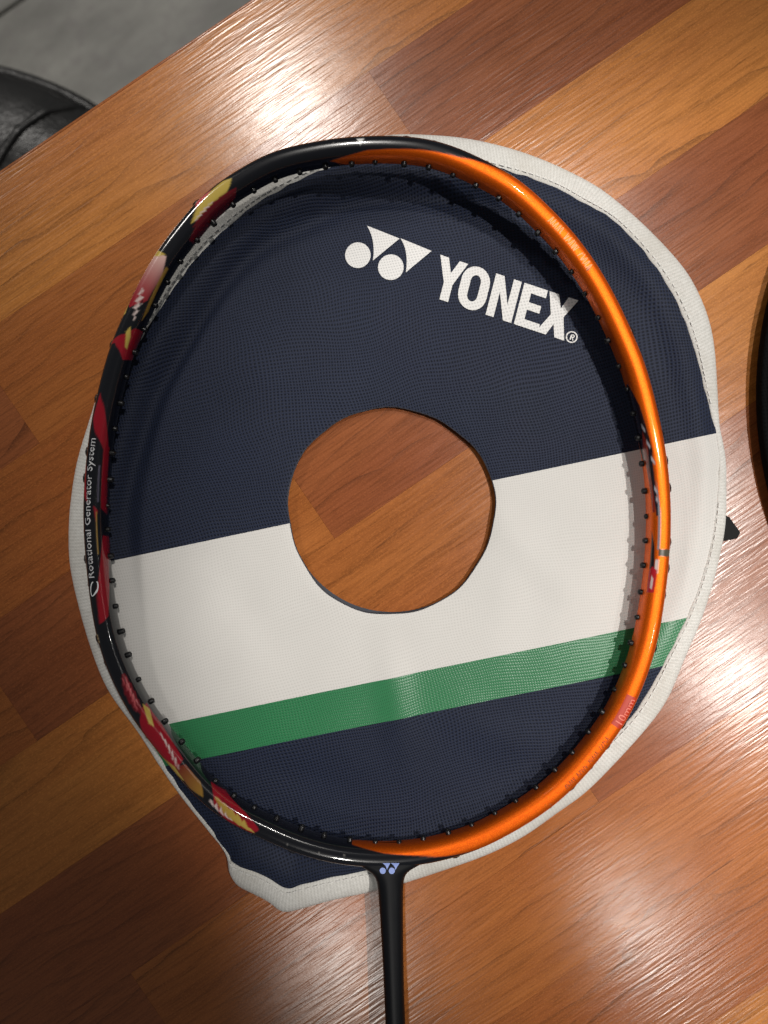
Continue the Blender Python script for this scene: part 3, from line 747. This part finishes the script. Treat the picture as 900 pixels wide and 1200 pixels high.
# lettering along the frame
def text_mesh(s):
    cu = bpy.data.curves.new('txt', 'FONT'); cu.body = s; cu.resolution_u = 2
    o = bpy.data.objects.new('txt', cu); COL.objects.link(o)
    dg = bpy.context.evaluated_depsgraph_get(); me = bpy.data.meshes.new_from_object(o.evaluated_get(dg))
    bpy.data.objects.remove(o); bpy.data.curves.remove(cu); return me
def frame_text(name, s, p0, p1, a_base, a_top, mat, off=0.00016, label=None, bold=0.0):
    me = text_mesh(s); bm = bmesh.new(); bm.from_mesh(me)
    bmesh.ops.triangulate(bm, faces=bm.faces[:])
    xs = [v.co.x for v in bm.verts]; x0, x1 = min(xs), max(xs)
    i0, i1 = fidx(*p0), fidx(*p1); cap = 0.72
    for v in bm.verts:
        t = (v.co.x - x0) / (x1 - x0); a = R(a_base + (a_top - a_base) * v.co.y / cap)
        v.co = fpt(i0 + (i1 - i0) * t, a, off) - racket.location
    bmesh.ops.recalc_face_normals(bm, faces=bm.faces[:])
    me2 = bpy.data.meshes.new(name); bm.to_mesh(me2); bm.free(); bpy.data.meshes.remove(me)
    o = link(name, me2, mat, racket)
    if label: o['label'] = label
    return o
frame_text('lettering', 'Rotational Generator System', (112, 676), (113, 515), 90, 66, GREY_INK, label='white lettering along the left side of the frame')
# swoosh mark before the lettering
def frame_strip(name, path, wid, mat, off=0.00008):
    V, Fc = [], []
    for m, (i, a) in enumerate(path):
        i_a, a_a = path[max(m - 1, 0)]; i_b, a_b = path[min(m + 1, len(path) - 1)]
        di, da = (i_b - i_a) * PER / NS, R(a_b - a_a) * RX; L = math.hypot(di, da) or 1
        oi, oa = -da / L * wid / 2 / (PER / NS), math.degrees(di / L * wid / 2 / RX)
        V += [fpt(i + oi, R(a + oa), off) - racket.location, fpt(i - oi, R(a - oa), off) - racket.location]
    for m in range(len(path) - 1): Fc.append((2 * m, 2 * m + 1, 2 * m + 3, 2 * m + 2))
    return link(name, mesh(name, V, Fc), mat, racket)
i0, i1 = fidx(116, 697), fidx(114, 680)
frame_strip('lettering_mark', [(i0 + (i1 - i0) * (0.5 + 0.5 * math.cos(t)), 82 + 14 * math.sin(t) + 8 * math.cos(t)) for t in np.linspace(0.4, 5.9, 22)], 0.00032, WHITE_INK)
# 10mm plate
i0, i1 = fidx(724, 852), fidx(741, 814)
V = []; nI, nA = 14, 8
for x in range(nI + 1):
    for y in range(nA + 1): V.append(fpt(i0 + (i1 - i0) * x / nI, R(60 + 46 * y / nA), 0.00008) - racket.location)
link('red_label', mesh('red_label', V, [(x * (nA + 1) + y, (x + 1) * (nA + 1) + y, (x + 1) * (nA + 1) + y + 1, x * (nA + 1) + y + 1) for x in range(nI) for y in range(nA)]), RED_INK, racket)
frame_text('lettering', '10mm', (727, 847), (740, 818), 68, 98, PINK_INK, 0.00024, 'pale red 10mm marking on a red label')
# fine illegible script: rows of tiny strokes
def script(p0, p1, a0, a1, n, mat, wid):
    i0, i1 = fidx(*p0), fidx(*p1); rnd = random.Random(n)
    for q in range(n):
        if q % 6 == 5: continue
        b = i0 + (i1 - i0) * (q + 0.1) / n; e = i0 + (i1 - i0) * (q + 0.85) / n
        ph = rnd.uniform(0, 6); pth = [(b + (e - b) * t, a0 + (a1 - a0) * (0.5 + 0.5 * math.sin(ph + t * (5 + 2 * rnd.random())))) for t in np.linspace(0, 1, 7)]
        frame_strip('script_stroke', pth, wid, mat)
script((643, 259), (692, 322), 78, 104, 18, ORANGE_INK, 0.00030)
script((660, 919), (716, 862), 76, 92, 24, RUST_INK, 0.00018)

# ------------------------------------------------------------------ black case at the right
RC = 505; cz = 0.004
cc = pt(887 + RC, 462, cz)
case = empty('black_case', (cc.x, cc.y, 0), 0, 'black round-edged soft case on the table, cut off by the right side of the picture', 'case')
rr = RC * (CAM_H - cz) / F
pr = [(0.95, 0.0002), (0.985, 0.0008), (0.996, 0.002), (1.0, 0.004), (0.996, 0.0058), (0.985, 0.007), (0.93, 0.009), (0.7, 0.012), (0.3, 0.014), (0.02, 0.014)]
V, Fc = loft([[Vector((rr * r * math.cos(2 * math.pi * i / 160), 0.96 * rr * r * math.sin(2 * math.pi * i / 160), z)) for i in range(160)] for r, z in pr])
CASE = weave('black_nylon', (0.0015, 0.0015, 0.0017), (0.004, 0.004, 0.0045), 0.0011, 0.0001, 0.85, 0.08)
link('body', mesh('body', V, Fc), CASE, case)
V, Fc = torus(rr * 0.992, 0.0012, 0.0062, 160, 8); V = [Vector((v.x, v.y * 0.96, v.z)) for v in V]
link('piping', mesh('piping', V, Fc), CASE, case)

# ------------------------------------------------------------------ prints, threads and trims belong to the part they sit on
def child(root, name): return next(c for c in root.children if c.name.split('.')[0] == name)
upper = child(cover, 'upper_panel')
for o in list(cover.children):
    n_ = o.name.split('.')[0]
    if n_ in ('logo_emblem', 'logo_letter', 'registered_mark', 'hole_edge'): o.parent = upper
    if n_ == 'stitching': o.parent = child(cover, 'binding')
for o in list(racket.children):
    n_ = o.name.split('.')[0]
    if n_ in ('lettering', 'lettering_mark', 'red_label', 'script_stroke'): o.parent = frame
    if n_ == 'throat_emblem': o.parent = child(racket, 'throat')
for o in list(stool.children):
    if o.name.split('.')[0] in ('piping', 'seam'): o.parent = child(stool, 'seat')
